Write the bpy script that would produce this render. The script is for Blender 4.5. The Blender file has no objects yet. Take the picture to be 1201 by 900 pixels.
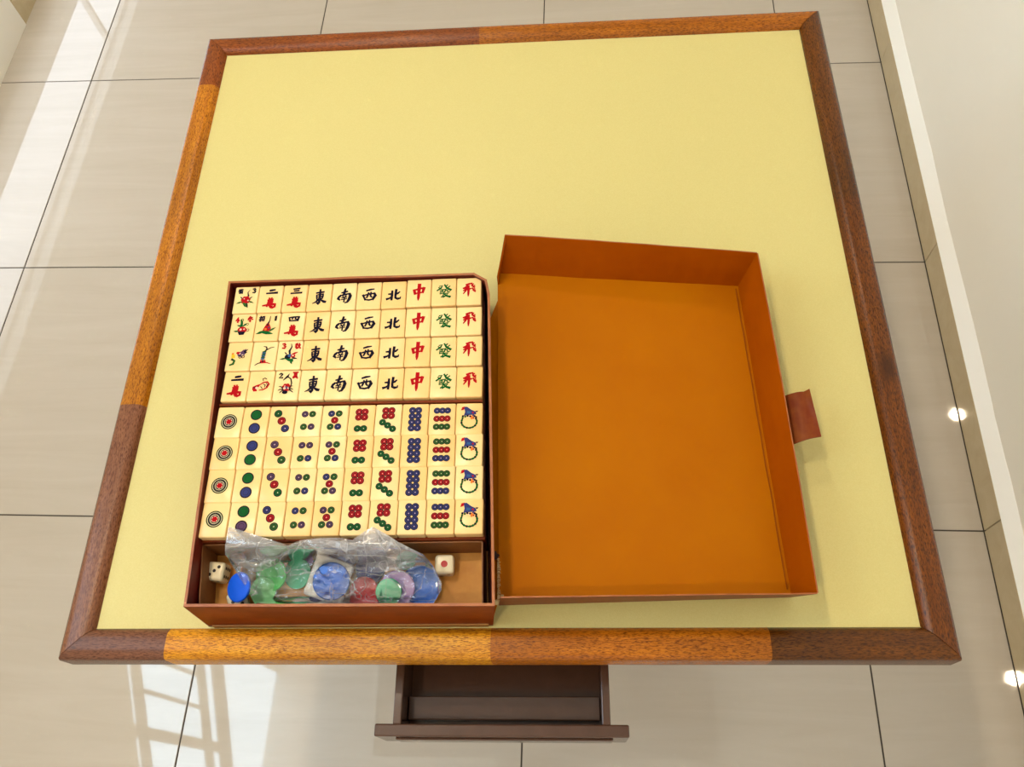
import bpy, bmesh, math, random
from mathutils import Vector, Matrix, noise
from math import sin, cos, pi, radians

random.seed(7)
scene = bpy.context.scene
COL = scene.collection

# ------------------------------------------------------------------ camera, light, exposure
CAM_H = 1.57229; F_PX = 998.037
PITCH, ROLL, YAW = radians(62.68978), radians(-8.16427), radians(9.44742)
def cam_axes():
    f = Vector((0, cos(PITCH), -sin(PITCH))); u = Vector((0, sin(PITCH), cos(PITCH))); r = Vector((1, 0, 0))
    r2 = cos(ROLL) * r + sin(ROLL) * u; u2 = -sin(ROLL) * r + cos(ROLL) * u
    Rz = Matrix.Rotation(YAW, 3, 'Z')
    return Rz @ r2, Rz @ u2, Rz @ f
AX_R, AX_U, AX_F = cam_axes()
cam_data = bpy.data.cameras.new('camera')
cam_data.sensor_fit = 'HORIZONTAL'; cam_data.sensor_width = 36.0
cam_data.lens = F_PX / 1201 * 36.0
cam_data.clip_start = 0.02; cam_data.clip_end = 60
cam = bpy.data.objects.new('camera', cam_data); COL.objects.link(cam)
M = Matrix.Identity(4)
for i in range(3):
    M[i][0] = AX_R[i]; M[i][1] = AX_U[i]; M[i][2] = -AX_F[i]
M[2][3] = CAM_H
cam.matrix_world = M
scene.camera = cam

def at(px, py, z):
    """direction of a photo pixel met with the horizontal plane at height z"""
    d = AX_R * ((px - 600.5) / F_PX) - AX_U * ((py - 450) / F_PX) + AX_F
    t = (z - CAM_H) / d.z
    return Vector((d.x * t, d.y * t, z))

world = bpy.data.worlds.new('world'); scene.world = world
world.use_nodes = True
bgn = world.node_tree.nodes['Background']
bgn.inputs[0].default_value = (0.80, 0.90, 1.0, 1); bgn.inputs[1].default_value = 0.6

scene.view_settings.view_transform = 'Standard'
scene.view_settings.look = 'None'
scene.view_settings.gamma = 1.0
scene.view_settings.use_curve_mapping = False
scene.view_settings.exposure = 0.06
scene.cycles.sample_clamp_indirect = 0.0     # keep the small lamp glints in the polished tiles

DOWNLIGHT_L = 1120.0        # radiance of each downlight lens
STAIR_WINDOW_L = 10.0       # daylight pane of the stair window
GLARE_PANEL_L = 4.6  # glow of the added low panel in the left wall
REAR_FILL_L = 1.7  # glow of the added fill panel behind the camera

# ------------------------------------------------------------------ colours and materials
def lin(r, g, b):
    def c(v):
        v /= 255.0
        return v / 12.92 if v <= 0.04045 else ((v + 0.055) / 1.055) ** 2.4
    return (c(r), c(g), c(b), 1.0)

MATS = {}
def mat(name, rgb, rough=0.5, spec=0.5, noise_amt=0.0, noise_scale=(40, 40, 40), coat=0.0, bump=0.0,
        rgb2=None, coat_rough=0.05, detail=4.0, random_amt=0.0, rgb_random=None, ior=1.5):
    m = bpy.data.materials.new(name); m.use_nodes = True
    nt = m.node_tree; b = nt.nodes['Principled BSDF']
    col = rgb if len(rgb) == 4 else lin(*rgb)
    b.inputs['Base Color'].default_value = col
    b.inputs['Roughness'].default_value = rough
    b.inputs['IOR'].default_value = ior
    b.inputs['Specular IOR Level'].default_value = spec
    b.inputs['Coat Weight'].default_value = coat
    b.inputs['Coat Roughness'].default_value = coat_rough
    src = None
    if noise_amt > 0 or rgb2 or bump > 0:
        tc = nt.nodes.new('ShaderNodeTexCoord'); mp = nt.nodes.new('ShaderNodeMapping')
        mp.inputs['Scale'].default_value = noise_scale
        nz = nt.nodes.new('ShaderNodeTexNoise'); nz.inputs['Scale'].default_value = 1.0
        nz.inputs['Detail'].default_value = detail; nz.inputs['Roughness'].default_value = 0.6
        nt.links.new(tc.outputs['Object'], mp.inputs['Vector']); nt.links.new(mp.outputs[0], nz.inputs['Vector'])
        c2 = lin(*rgb2) if rgb2 else tuple(min(1, v * (1 - noise_amt)) for v in col[:3]) + (1,)
        rp = nt.nodes.new('ShaderNodeValToRGB')
        rp.color_ramp.elements[0].position = 0.35; rp.color_ramp.elements[1].position = 0.68
        rp.color_ramp.elements[0].color = c2; rp.color_ramp.elements[1].color = col
        nt.links.new(nz.outputs['Fac'], rp.inputs[0])
        nt.links.new(rp.outputs[0], b.inputs['Base Color']); src = rp.outputs[0]
        if bump > 0:
            bp = nt.nodes.new('ShaderNodeBump'); bp.inputs['Strength'].default_value = bump
            bp.inputs['Distance'].default_value = 0.001
            nt.links.new(nz.outputs['Fac'], bp.inputs['Height']); nt.links.new(bp.outputs[0], b.inputs['Normal'])
    if rgb_random:
        oi = nt.nodes.new('ShaderNodeObjectInfo'); mx = nt.nodes.new('ShaderNodeMix'); mx.data_type = 'RGBA'
        mx.inputs['A'].default_value = col; mx.inputs['B'].default_value = lin(*rgb_random)
        if src: nt.links.new(src, mx.inputs['A'])
        nt.links.new(oi.outputs['Random'], mx.inputs['Factor'])
        nt.links.new(mx.outputs['Result'], b.inputs['Base Color'])
    MATS[name] = m
    return m

def emit(name, rgb, strength):
    m = bpy.data.materials.new(name); m.use_nodes = True
    nt = m.node_tree; nt.nodes.clear()
    e = nt.nodes.new('ShaderNodeEmission'); o = nt.nodes.new('ShaderNodeOutputMaterial')
    e.inputs[0].default_value = (*rgb, 1); e.inputs[1].default_value = strength
    nt.links.new(e.outputs[0], o.inputs[0]); MATS[name] = m
    return m

def wood(name, rgb_a, rgb_b, rgb_c, axis, rough=0.26, knot=None):
    """varnished hardwood: long grain streaks plus short dark pores along the given axis"""
    m = bpy.data.materials.new(name); m.use_nodes = True
    nt = m.node_tree; b = nt.nodes['Principled BSDF']
    tc = nt.nodes.new('ShaderNodeTexCoord')
    def nz(scale_long, scale_cross, detail, rough_):
        mp = nt.nodes.new('ShaderNodeMapping')
        mp.inputs['Scale'].default_value = ((scale_long, scale_cross, scale_cross) if axis == 'x' else (scale_cross, scale_long, scale_cross))
        n = nt.nodes.new('ShaderNodeTexNoise'); n.inputs['Scale'].default_value = 1
        n.inputs['Detail'].default_value = detail; n.inputs['Roughness'].default_value = rough_
        nt.links.new(tc.outputs['Object'], mp.inputs[0]); nt.links.new(mp.outputs[0], n.inputs['Vector'])
        return n
    n1 = nz(9, 130, 5, .65); n2 = nz(240, 1300, 2, .6); n3 = nz(5, 12, 2, .5)
    r1 = nt.nodes.new('ShaderNodeValToRGB')
    r1.color_ramp.elements[0].position = .3; r1.color_ramp.elements[1].position = .7
    r1.color_ramp.elements[0].color = lin(*rgb_b); r1.color_ramp.elements[1].color = lin(*rgb_a)
    nt.links.new(n1.outputs['Fac'], r1.inputs[0])
    r2 = nt.nodes.new('ShaderNodeValToRGB')
    r2.color_ramp.elements[0].position = .34; r2.color_ramp.elements[1].position = .56
    r2.color_ramp.elements[0].color = (1, 1, 1, 1); r2.color_ramp.elements[1].color = (0, 0, 0, 1)
    nt.links.new(n2.outputs['Fac'], r2.inputs[0])
    mx = nt.nodes.new('ShaderNodeMix'); mx.data_type = 'RGBA'
    nt.links.new(r2.outputs[0], mx.inputs['Factor']); nt.links.new(r1.outputs[0], mx.inputs['A'])
    mx.inputs['B'].default_value = lin(*rgb_c)
    hs = nt.nodes.new('ShaderNodeHueSaturation')
    ma = nt.nodes.new('ShaderNodeMapRange'); ma.inputs[1].default_value = .3; ma.inputs[2].default_value = .7
    ma.inputs[3].default_value = .75; ma.inputs[4].default_value = 1.2
    nt.links.new(n3.outputs['Fac'], ma.inputs[0]); nt.links.new(ma.outputs[0], hs.inputs['Value'])
    nt.links.new(mx.outputs['Result'], hs.inputs['Color']); nt.links.new(hs.outputs[0], b.inputs['Base Color'])
    if knot:
        mk = nt.nodes.new('ShaderNodeMapping'); mk.vector_type = 'POINT'
        mk.inputs['Location'].default_value = (-knot[0]*90, -knot[1]*48, 0); mk.inputs['Scale'].default_value = (90, 48, 0)
        ln = nt.nodes.new('ShaderNodeVectorMath'); ln.operation = 'LENGTH'
        nt.links.new(tc.outputs['Object'], mk.inputs[0]); nt.links.new(mk.outputs[0], ln.inputs[0])
        mk2 = nt.nodes.new('ShaderNodeMapRange'); mk2.inputs[1].default_value = .35; mk2.inputs[2].default_value = 1.1; mk2.inputs[3].default_value = .8; mk2.inputs[4].default_value = 0
        nt.links.new(ln.outputs['Value'], mk2.inputs[0])
        mxk = nt.nodes.new('ShaderNodeMix'); mxk.data_type = 'RGBA'; mxk.inputs['B'].default_value = lin(58, 28, 6)
        nt.links.new(mk2.outputs[0], mxk.inputs['Factor']); nt.links.new(hs.outputs[0], mxk.inputs['A']); nt.links.new(mxk.outputs['Result'], b.inputs['Base Color'])
    b.inputs['Roughness'].default_value = rough; b.inputs['Specular IOR Level'].default_value = .28
    bp = nt.nodes.new('ShaderNodeBump'); bp.inputs['Strength'].default_value = .35; bp.inputs['Distance'].default_value = .0006
    nt.links.new(n2.outputs['Fac'], bp.inputs['Height']); nt.links.new(bp.outputs[0], b.inputs['Normal'])
    MATS[name] = m
    return m

# ------------------------------------------------------------------ mesh helpers
class MB:
    def __init__(s): s.v = []; s.f = []; s.m = []
    def add(s, verts, faces, mi=0):
        o = len(s.v); s.v += [tuple(v) for v in verts]
        for f in faces: s.f.append(tuple(o + i for i in f)); s.m.append(mi)
    def box(s, a, b, mi=0):
        x0, y0, z0 = a; x1, y1, z1 = b
        s.add([(x0,y0,z0),(x1,y0,z0),(x1,y1,z0),(x0,y1,z0),(x0,y0,z1),(x1,y0,z1),(x1,y1,z1),(x0,y1,z1)],
              [(0,3,2,1),(4,5,6,7),(0,1,5,4),(1,2,6,5),(2,3,7,6),(3,0,4,7)], mi)
    def hexa(s, bot, top, mi=0, mis=None):
        """bot, top: four corners each, counter-clockwise seen from above"""
        fs = [(0,3,2,1),(4,5,6,7),(0,1,5,4),(1,2,6,5),(2,3,7,6),(3,0,4,7)]
        o = len(s.v); s.v += [tuple(v) for v in list(bot) + list(top)]
        for k, f in enumerate(fs):
            s.f.append(tuple(o + i for i in f)); s.m.append(mis[k] if mis else mi)
    def prism(s, poly, off, mi=0):
        """polygon of 3-D points extruded by a vector"""
        n = len(poly); off = Vector(off)
        p = [Vector(q) for q in poly]
        s.add(p + [q + off for q in p], [tuple(range(n))[::-1], tuple(range(n, 2*n))] +
              [(i, (i+1) % n, n + (i+1) % n, n + i) for i in range(n)], mi)
    def lathe(s, prof, seg=24, mi=0, center=(0,0,0), closed_ends=True):
        o = len(s.v); cx, cy, cz = center
        for r, z in prof:
            for k in range(seg):
                a = 2*pi*k/seg; s.v.append((cx + r*cos(a), cy + r*sin(a), cz + z))
        for i in range(len(prof)-1):
            for k in range(seg):
                k2 = (k+1) % seg
                s.f.append((o+i*seg+k, o+i*seg+k2, o+(i+1)*seg+k2, o+(i+1)*seg+k)); s.m.append(mi)
        if closed_ends:
            s.f.append(tuple(o+k for k in range(seg))[::-1]); s.m.append(mi)
            s.f.append(tuple(o+(len(prof)-1)*seg+k for k in range(seg))); s.m.append(mi)
    def mesh(s, name, mats, smooth=False, fix=True):
        me = bpy.data.meshes.new(name); me.from_pydata(s.v, [], s.f)
        for m in (mats if isinstance(mats, (list, tuple)) else [mats]): me.materials.append(m)
        me.polygons.foreach_set('material_index', s.m)
        if fix:
            bm = bmesh.new(); bm.from_mesh(me); bmesh.ops.recalc_face_normals(bm, faces=bm.faces); bm.to_mesh(me); bm.free()
        if smooth: me.polygons.foreach_set('use_smooth', [True]*len(me.polygons))
        me.update()
        return me
    def build(s, name, mats, parent=None, smooth=False, fix=True, loc=None):
        return link(name, s.mesh(name, mats, smooth, fix), parent, loc)

def link(name, me, parent=None, loc=None):
    o = bpy.data.objects.new(name, me); COL.objects.link(o)
    if parent: o.parent = parent
    if loc is not None: o.location = loc
    return o
def tag(o, label=None, cat=None, group=None, kind=None):
    if label: o['label'] = label
    if cat: o['category'] = cat
    if group: o['group'] = group
    if kind: o['kind'] = kind
    return o
def empty(name, loc, rz=0.0):
    o = bpy.data.objects.new(name, None); COL.objects.link(o)
    o.location = loc; o.rotation_euler = (0, 0, rz); o.empty_display_size = .05
    return o
def bevel_mesh(me, width, seg=2, angle=30):
    bm = bmesh.new(); bm.from_mesh(me)
    es = [e for e in bm.edges if len(e.link_faces) == 2 and e.calc_face_angle(0) > radians(angle)]
    bmesh.ops.bevel(bm, geom=es, offset=width, segments=seg, affect='EDGES', profile=.5, clamp_overlap=True)
    bm.to_mesh(me); bm.free()
    return me
def shade(me, ang=40):
    me.polygons.foreach_set('use_smooth', [True]*len(me.polygons))
    me.set_sharp_from_angle(angle=radians(ang))
    return me

# ------------------------------------------------------------------ materials
def floor_material(name, base, vein, rough=0.03):
    m = bpy.data.materials.new(name); m.use_nodes = True
    nt = m.node_tree; b = nt.nodes['Principled BSDF']
    tc = nt.nodes.new('ShaderNodeTexCoord'); oi = nt.nodes.new('ShaderNodeObjectInfo')
    sc = nt.nodes.new('ShaderNodeVectorMath'); sc.operation = 'SCALE'
    cb = nt.nodes.new('ShaderNodeCombineXYZ')
    for k in range(3): nt.links.new(oi.outputs['Random'], cb.inputs[k])
    nt.links.new(cb.outputs[0], sc.inputs[0]); sc.inputs['Scale'].default_value = 17
    ad = nt.nodes.new('ShaderNodeVectorMath'); ad.operation = 'ADD'
    nt.links.new(tc.outputs['Object'], ad.inputs[0]); nt.links.new(sc.outputs[0], ad.inputs[1])
    mp = nt.nodes.new('ShaderNodeMapping'); mp.inputs['Scale'].default_value = (2.2, 22, 22)
    nz = nt.nodes.new('ShaderNodeTexNoise'); nz.inputs['Scale'].default_value = 1
    nz.inputs['Detail'].default_value = 6; nz.inputs['Roughness'].default_value = .62; nz.inputs['Distortion'].default_value = .8
    nt.links.new(ad.outputs[0], mp.inputs[0]); nt.links.new(mp.outputs[0], nz.inputs['Vector'])
    rp = nt.nodes.new('ShaderNodeValToRGB')
    rp.color_ramp.elements[0].position = .3; rp.color_ramp.elements[1].position = .7
    rp.color_ramp.elements[0].color = lin(*vein); rp.color_ramp.elements[1].color = lin(*base)
    nt.links.new(nz.outputs['Fac'], rp.inputs[0]); nt.links.new(rp.outputs[0], b.inputs['Base Color'])
    b.inputs['Roughness'].default_value = rough; b.inputs['IOR'].default_value = 1.55
    MATS[name] = m
    return m
FLOOR_M = floor_material('polished_porcelain', (196, 187, 176), (188, 178, 165))
SKIRT_M = floor_material('polished_skirting', (198, 182, 150), (190, 173, 140), .03)
GROUT_M = mat('grout', (70, 64, 58), .9)
WALL_M = mat('wall_paint', (250, 246, 236), .55, noise_amt=.02, noise_scale=(3, 3, 3))
BRIGHT_M = mat('fresh_white_paint', (252, 252, 250), .3)
CEIL_M = mat('ceiling_paint', (240, 238, 232), .8)
WHITE_M = mat('white_enamel', (240, 236, 228), .35)
GRILLE_M = mat('grille_paint', (150, 135, 115), .4)
DAY_M = emit('daylight_pane', (.62, .83, 1.0), STAIR_WINDOW_L)
GLARE_M = emit('glare_panel_glow', (.80, .89, 1.0), GLARE_PANEL_L)
REAR_M = emit('rear_fill_glow', (.92, .96, 1.0), REAR_FILL_L)
LENS_M = emit('downlight_lens', (1.0, .84, .60), DOWNLIGHT_L)

FELT_M = mat('pale_yellow_cloth', (207, 194, 130), .42, spec=.25, rgb2=(202, 188, 122), noise_scale=(900, 900, 300), bump=.12, detail=2)
PLASTIC_M = mat('dark_brown_plastic', (82, 54, 40), .2, noise_amt=.12, noise_scale=(60, 60, 60))
UNDER_M = mat('table_underside', (120, 78, 42), .6, noise_amt=.3, noise_scale=(30, 4, 4))

# ------------------------------------------------------------------ the room
XL, XR, YN, YF, ZC = -1.55, 0.75, -2.6, 4.2, 3.0
GX, GY, T = -0.08985, 1.70001, 0.6

fl = MB(); fl.box((XL - .12, YN, -.03), (XR + .12, YF, -.0012))
floor = tag(fl.build('floor', GROUT_M), 'pale polished porcelain tiled floor with thin dark joints', 'floor', kind='structure')
tile_cache = {}
def floor_tile(x0, x1, y0, y1):
    key = (round(x1 - x0, 4), round(y1 - y0, 4))
    if key not in tile_cache:
        b = MB(); b.box((-key[0]/2, -key[1]/2, -.008), (key[0]/2, key[1]/2, 0))
        tile_cache[key] = bevel_mesh(b.mesh('floor_tile', FLOOR_M), .0006, 1)
    link('floor_tile', tile_cache[key], floor, ((x0+x1)/2, (y0+y1)/2, 0))
J = .0014
xs = [XL] + [GX + T*i for i in range(-2, 2)] + [XR]
ys = [YN] + [y for y in (GY + T*j for j in range(-8, 6)) if YN + .05 < y < YF - .05] + [YF]
for i in range(len(xs)-1):
    for j in range(len(ys)-1):
        floor_tile(xs[i]+J, xs[i+1]-J, ys[j]+J, ys[j+1]-J)

cl = MB(); cl.box((XL - .12, YN - .1, ZC), (XR + .12, YF + .1, ZC + .1))
tag(cl.build('ceiling', CEIL_M), 'plain white ceiling with recessed downlights', 'ceiling', kind='structure')

wr = MB(); wr.box((XR + .020, YN, -.03), (XR + .12, YF, ZC))
tag(wr.build('wall_right', WALL_M), 'smooth off-white painted wall beside the table', 'wall', kind='structure')
bb = MB(); bb.box((XR + .004, YN, 0), (XR + .020, YF, .066))
base_r = tag(bb.build('baseboard_right', GROUT_M), 'glossy grey-beige tile skirting along the white wall', 'skirting', kind='structure')
for j in range(len(ys)-1):
    b = MB(); b.box((XR, ys[j]+.001, .0008), (XR + .006, ys[j+1]-.001, .068))
    link('skirting_tile', bevel_mesh(b.mesh('skirting_tile', SKIRT_M), .0006, 1), base_r)
# uneven strip of fresh white paint directly above the skirting
tr = MB(); n = 240
for k in range(n):
    ya, yb = YN + (YF-YN)*k/n, YN + (YF-YN)*(k+1)/n
    ha = .094 + .006*noise.noise((ya*4, 0, 0)) + .003*noise.noise((ya*17, 3, 0))
    hb = .094 + .006*noise.noise((yb*4, 0, 0)) + .003*noise.noise((yb*17, 3, 0))
    x0, x1 = XR + .0008, XR + .020
    tr.hexa([(x0,ya,.068),(x1,ya,.068),(x1,yb,.068),(x0,yb,.068)], [(x1-.001,ya,ha),(x1,ya,ha),(x1,yb,hb),(x1-.001,yb,hb)])
tag(tr.build('trim_1', BRIGHT_M, fix=False), 'uneven bright white plaster strip above the tile skirting', 'trim', kind='structure')

# left wall with a stair window (slanting lower edge) and an opening for the added glare panel
SL = .82
def zs(s, y): return s - SL*(y - .418)
W1A, W1B = -.05, .62
W2A, W2B, W2L, W2H = .95, 2.6, .15, .40
wl = MB()
def lw(poly): wl.prism([(XL, y, z) for y, z in poly], (-.12, 0, 0))
lw([(YN,-.03),(W1A,-.03),(W1A,ZC),(YN,ZC)])
lw([(W1A,-.03),(W1B,-.03),(W1B,zs(1.408,W1B)),(W1A,zs(1.408,W1A))])
lw([(W1B,-.03),(W2A,-.03),(W2A,ZC),(W1B,ZC)])
lw([(W2A,-.03),(W2B,-.03),(W2B,W2L),(W2A,W2L)])
lw([(W2A,W2H),(W2B,W2H),(W2B,ZC),(W2A,ZC)])
lw([(W2B,-.03),(YF,-.03),(YF,ZC),(W2B,ZC)])
tag(wl.build('wall_left', WALL_M), 'off-white wall across from the skirting tiles', 'wall', kind='structure')
bl = MB(); bl.box((XL, 1.925, 0), (XL + .008, YF, .07))
tag(bl.build('baseboard_left', SKIRT_M), 'grey tile skirting at the far left wall', 'skirting', kind='structure')
bd = MB(); bd.box((XL, W1B, 0), (XL + .010, 1.923, .135))
tag(bd.build('trim_2', WHITE_M), 'white painted kick board beside the grey skirting', 'trim', kind='structure')

w1 = MB(); w1.prism([(XL-.010, W1A, zs(1.408,W1A)), (XL-.010, W1B, zs(1.408,W1B)), (XL-.010, W1B, ZC), (XL-.010, W1A, ZC)], (-.01, 0, 0))
win1 = tag(w1.build('window_1', DAY_M), 'tall daylit stair window with slanting grille', 'window', kind='structure')
for s0, s1 in ((1.44, 1.52), (2.05, 2.138), (2.22, 2.365)):
    b = MB(); b.prism([(XL-.009, W1A, min(ZC, zs(s0,W1A))), (XL-.009, W1B, zs(s0,W1B)), (XL-.009, W1B, zs(s1,W1B)), (XL-.009, W1A, min(ZC, zs(s1,W1A)))], (.008, 0, 0))
    b.build('grille_rail', GRILLE_M, win1)
for yc, hw, s0, s1 in ((.352, .008, 1.5, 2.07), (.217, .021, 1.40, 2.24), (.468, .008, 1.5, 2.07), (.083, .008, 1.5, 2.07), ):
    b = MB(); b.prism([(XL-.008, yc-hw, zs(s0,yc-hw)), (XL-.008, yc+hw, zs(s0,yc+hw)), (XL-.008, yc+hw, zs(s1,yc+hw)), (XL-.008, yc-hw, zs(s1,yc-hw))], (.006, 0, 0))
    b.build('grille_post', GRILLE_M, win1)
w2 = MB(); w2.box((XL-.07, W2A, W2L), (XL-.06, W2B, W2H))  # glowing panel added to make the glare on the floor beside it
low_panel = tag(w2.build('glare_panel', GLARE_M), 'added low glowing panel above the white kick board', 'window', kind='structure')

for a_, b_ in (((W2A, W2L), (W2B, W2L+.012)), ((W2A, W2H-.012), (W2B, W2H)), ((W2A, W2L+.012), (W2A+.015, W2H-.012)), ((W2B-.015, W2L+.012), (W2B, W2H-.012)), ((2.30, W2L+.012), (2.315, W2H-.012))):
    b = MB(); b.box((XL-.059, a_[0], a_[1]), (XL-.040, b_[0], b_[1])); b.build('panel_frame', WHITE_M, low_panel)  # frame dresses the added panel as a window

# end walls; the rear one (behind the photographer) holds a glowing panel added as fill light
wb = MB()
wb.box((XL-.12, YN-.1, -.03), (XR+.12, YN, .9)); wb.box((XL-.12, YN-.1, 2.4), (XR+.12, YN, ZC))
wb.box((XL-.12, YN-.1, .9), (-1.3, YN, 2.4)); wb.box((.5, YN-.1, .9), (XR+.12, YN, 2.4))
tag(wb.build('wall_rear', WALL_M), 'off-white end wall around an added light panel', 'wall', kind='structure')
w3 = MB(); w3.box((-1.3, YN-.06, .9), (.5, YN-.05, 2.4))
rear_panel = tag(w3.build('fill_panel', REAR_M), 'wide glowing fill panel added in the end wall', 'window', kind='structure')
for x in (-1.28, -.4, .48):
    b = MB(); b.box((x-.02, YN-.05, .9), (x+.02, YN-.01, 2.4)); b.build('panel_frame', WHITE_M, rear_panel)
wf = MB(); wf.box((XL-.12, YF, -.03), (XR+.12, YF+.1, ZC))
tag(wf.build('wall_far', WALL_M), 'plain off-white wall at the far end', 'wall', kind='structure')

for k, y in enumerate((2.14, .70, -.74)):
    r = empty('downlight', (-.67, y, ZC))
    tag(r, 'round recessed ceiling downlight ' + ('beyond the far edge of the table', 'beside the mahjong case side of the table', 'nearest the rear end wall')[k], 'downlight', 'recessed ceiling downlights in a row')
    b = MB(); b.lathe([(.036, 0), (.036, -.004), (.046, -.006), (.050, -.003), (.050, 0)], 28); b.build('ring', WHITE_M, r, smooth=False)
    b = MB(); b.lathe([(.034, -.0075), (.034, -.0062)], 28); b.build('lens', LENS_M, r)

# ------------------------------------------------------------------ the mahjong table
TX, TY, TA = -0.0869, 0.5579, radians(1.566)
ZF = .738                                    # playing surface
table = empty('mahjong_table', (TX, TY, 0), TA)
tag(table, 'square wooden mahjong table with pale yellow cloth top and brown frame', 'table')
L = .8560; W = .0315
WOODS = {
 'golden': ((230, 162, 34), (190, 114, 14), (128, 66, 6)),
 'amber':  ((186, 108, 20), (150, 80, 10), (98, 48, 6)),
 'honey':  ((198, 126, 24), (162, 92, 12), (108, 54, 6)),
 'red':    ((152, 78, 26), (124, 58, 16), (80, 36, 10)),
 'dusky':  ((142, 92, 62), (116, 70, 46), (84, 46, 30)),
 'brown':  ((112, 62, 12), (86, 44, 6), (52, 26, 4)),
 'chestnut': ((122, 64, 12), (94, 46, 6), (56, 26, 4)),
 'plum':   ((128, 82, 58), (104, 64, 46), (78, 44, 32)),
}
KP = Matrix.Rotation(-TA, 3, 'Z') @ (at(1041, 431, ZF+.008) - Vector((TX, TY, 0)))
WM = {(k, a): wood('wood_%s_%s' % (k, a), *v, a) for k, v in WOODS.items() for a in 'xy'}
WM[('knotted', 'y')] = wood('wood_knotted_y', *WOODS['chestnut'], 'y', knot=(KP.x, KP.y))
PROF = [(0, -.024), (0, .0005), (.0012, .0050), (.0045, .0078), (.010, .0086), (.0205, .0086), (.0245, .0075), (.0280, .0040), (.0308, -.0005), (W, -.004), (W, -.024)]
def rail(side, cuts, kinds):
    """side 0 front, 1 right, 2 back, 3 left; cuts are fractions along the rail (counter-clockwise)"""
    c = cos(side*pi/2); s = sin(side*pi/2); axis = 'x' if side % 2 == 0 else 'y'
    ends = [0] + cuts + [1]
    for k, kind in enumerate(kinds):
        b = MB(); n = len(PROF); v = []
        for e in (0, 1):
            for t, h in PROF:
                if e == 0: u = (ends[k]*L) if k else t + .0004
                else: u = (ends[k+1]*L) if k < len(kinds)-1 else L - t - .0004
                x, y = u - L/2, -L/2 + t
                v.append((x*c - y*s, x*s + y*c, ZF + h))
        f = [(i, i+1, n+i+1, n+i) for i in range(n-1)] + [(n-1, 0, n, 2*n-1)] + [tuple(range(n)), tuple(range(n, 2*n))]
        b.add(v, f)
        me = b.mesh('rail_segment', WM[(kind, axis)]); shade(me, 50)
        link('rail_segment', me, table)
rail(0, [.125, .495, .80], ['plum', 'golden', 'amber', 'brown'])
rail(1, [.62], ['knotted', 'brown'])
rail(2, [.545], ['amber', 'red'])
rail(3, [.11, .68], ['red', 'honey', 'dusky'])
b = MB(); b.box((-L/2+W-.003, -L/2+W-.003, ZF-.010), (L/2-W+.003, L/2-W+.003, ZF)); b.build('playing_surface', FELT_M, table)
b = MB(); b.box((-L/2+.012, -L/2+.012, ZF-.030), (L/2-.012, L/2-.012, ZF-.0105)); b.build('underboard', UNDER_M, table)
ap = .30
for sx, sy, lx, ly in ((0, 1, ap, .012), (1, 0, .012, ap-.012), (-1, 0, .012, ap-.012)):
    b = MB(); b.box((sx*ap-lx, sy*ap-ly, ZF-.125), (sx*ap+lx, sy*ap+ly, ZF-.030)); b.build('apron', UNDER_M, table)
DW = .1095
for s in (-1, 1):
    x0, x1 = sorted((s*(DW+.006), s*ap))
    b = MB(); b.box((x0, -ap-.012, ZF-.125), (x1, -ap+.012, ZF-.030)); b.build('apron', UNDER_M, table)
for sx in (-1, 1):
    for sy in (-1, 1):
        b = MB(); cx, cy = sx*.265, sy*.265
        b.hexa([(cx-.016,cy-.016,0),(cx+.016,cy-.016,0),(cx+.016,cy+.016,0),(cx-.016,cy+.016,0)],
               [(cx-.021,cy-.021,ZF-.030),(cx+.021,cy-.021,ZF-.030),(cx+.021,cy+.021,ZF-.030),(cx-.021,cy+.021,ZF-.030)])
        b.build('leg', WM[('brown', 'x')], table)
# drawer pulled out under the front rail
ZD = .662
yf = -L/2 - .0535; yb = -L/2 + .26
d = MB(); th = .0085
d.box((-DW, yf+.004, ZD-.058), (DW, yb, ZD-.054))
d.box((-DW, yf+.004, ZD-.054), (-DW+th, yb, ZD)); d.box((DW-th, yf+.004, ZD-.054), (DW, yb, ZD))
d.box((-DW+th, yb-th, ZD-.054), (DW-th, yb, ZD))
drawer = tag(d.build('drawer', PLASTIC_M, table), 'dark brown plastic drawer pulled open')
bevel_mesh(drawer.data, .0012, 2)
d = MB(); d.box((-.1275, yf-.0075, ZD-.060), (.1275, yf+.0045, ZD+.001))
o = d.build('drawer_front', PLASTIC_M, drawer); bevel_mesh(o.data, .0015, 2)
d = MB(); d.box((-.108, yf-.0098, ZD-.040), (.112, yf-.0070, ZD-.012))
o = d.build('drawer_pull', PLASTIC_M, drawer); bevel_mesh(o.data, .002, 2)

TI = Matrix.Rotation(-TA, 3, 'Z')
zl = ZD - .034
y1_ = (TI @ (at(590, 817, zl) - Vector((TX, TY, 0)))).y
y0_ = (TI @ (at(590, 845, zl) - Vector((TX, TY, 0)))).y
d = MB(); w_ = DW - th - .0006
d.hexa([(-w_, y0_, ZD-.0538), (w_, y0_, ZD-.0538), (w_, y1_, ZD-.0538), (-w_, y1_, ZD-.0538)], [(-w_, y0_, zl-.001), (w_, y0_, zl-.001), (w_, y1_, zl+.001), (-w_, y1_, zl+.001)])
o = d.build('drawer_ledge', PLASTIC_M, drawer); bevel_mesh(o.data, .0012, 2)

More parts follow.
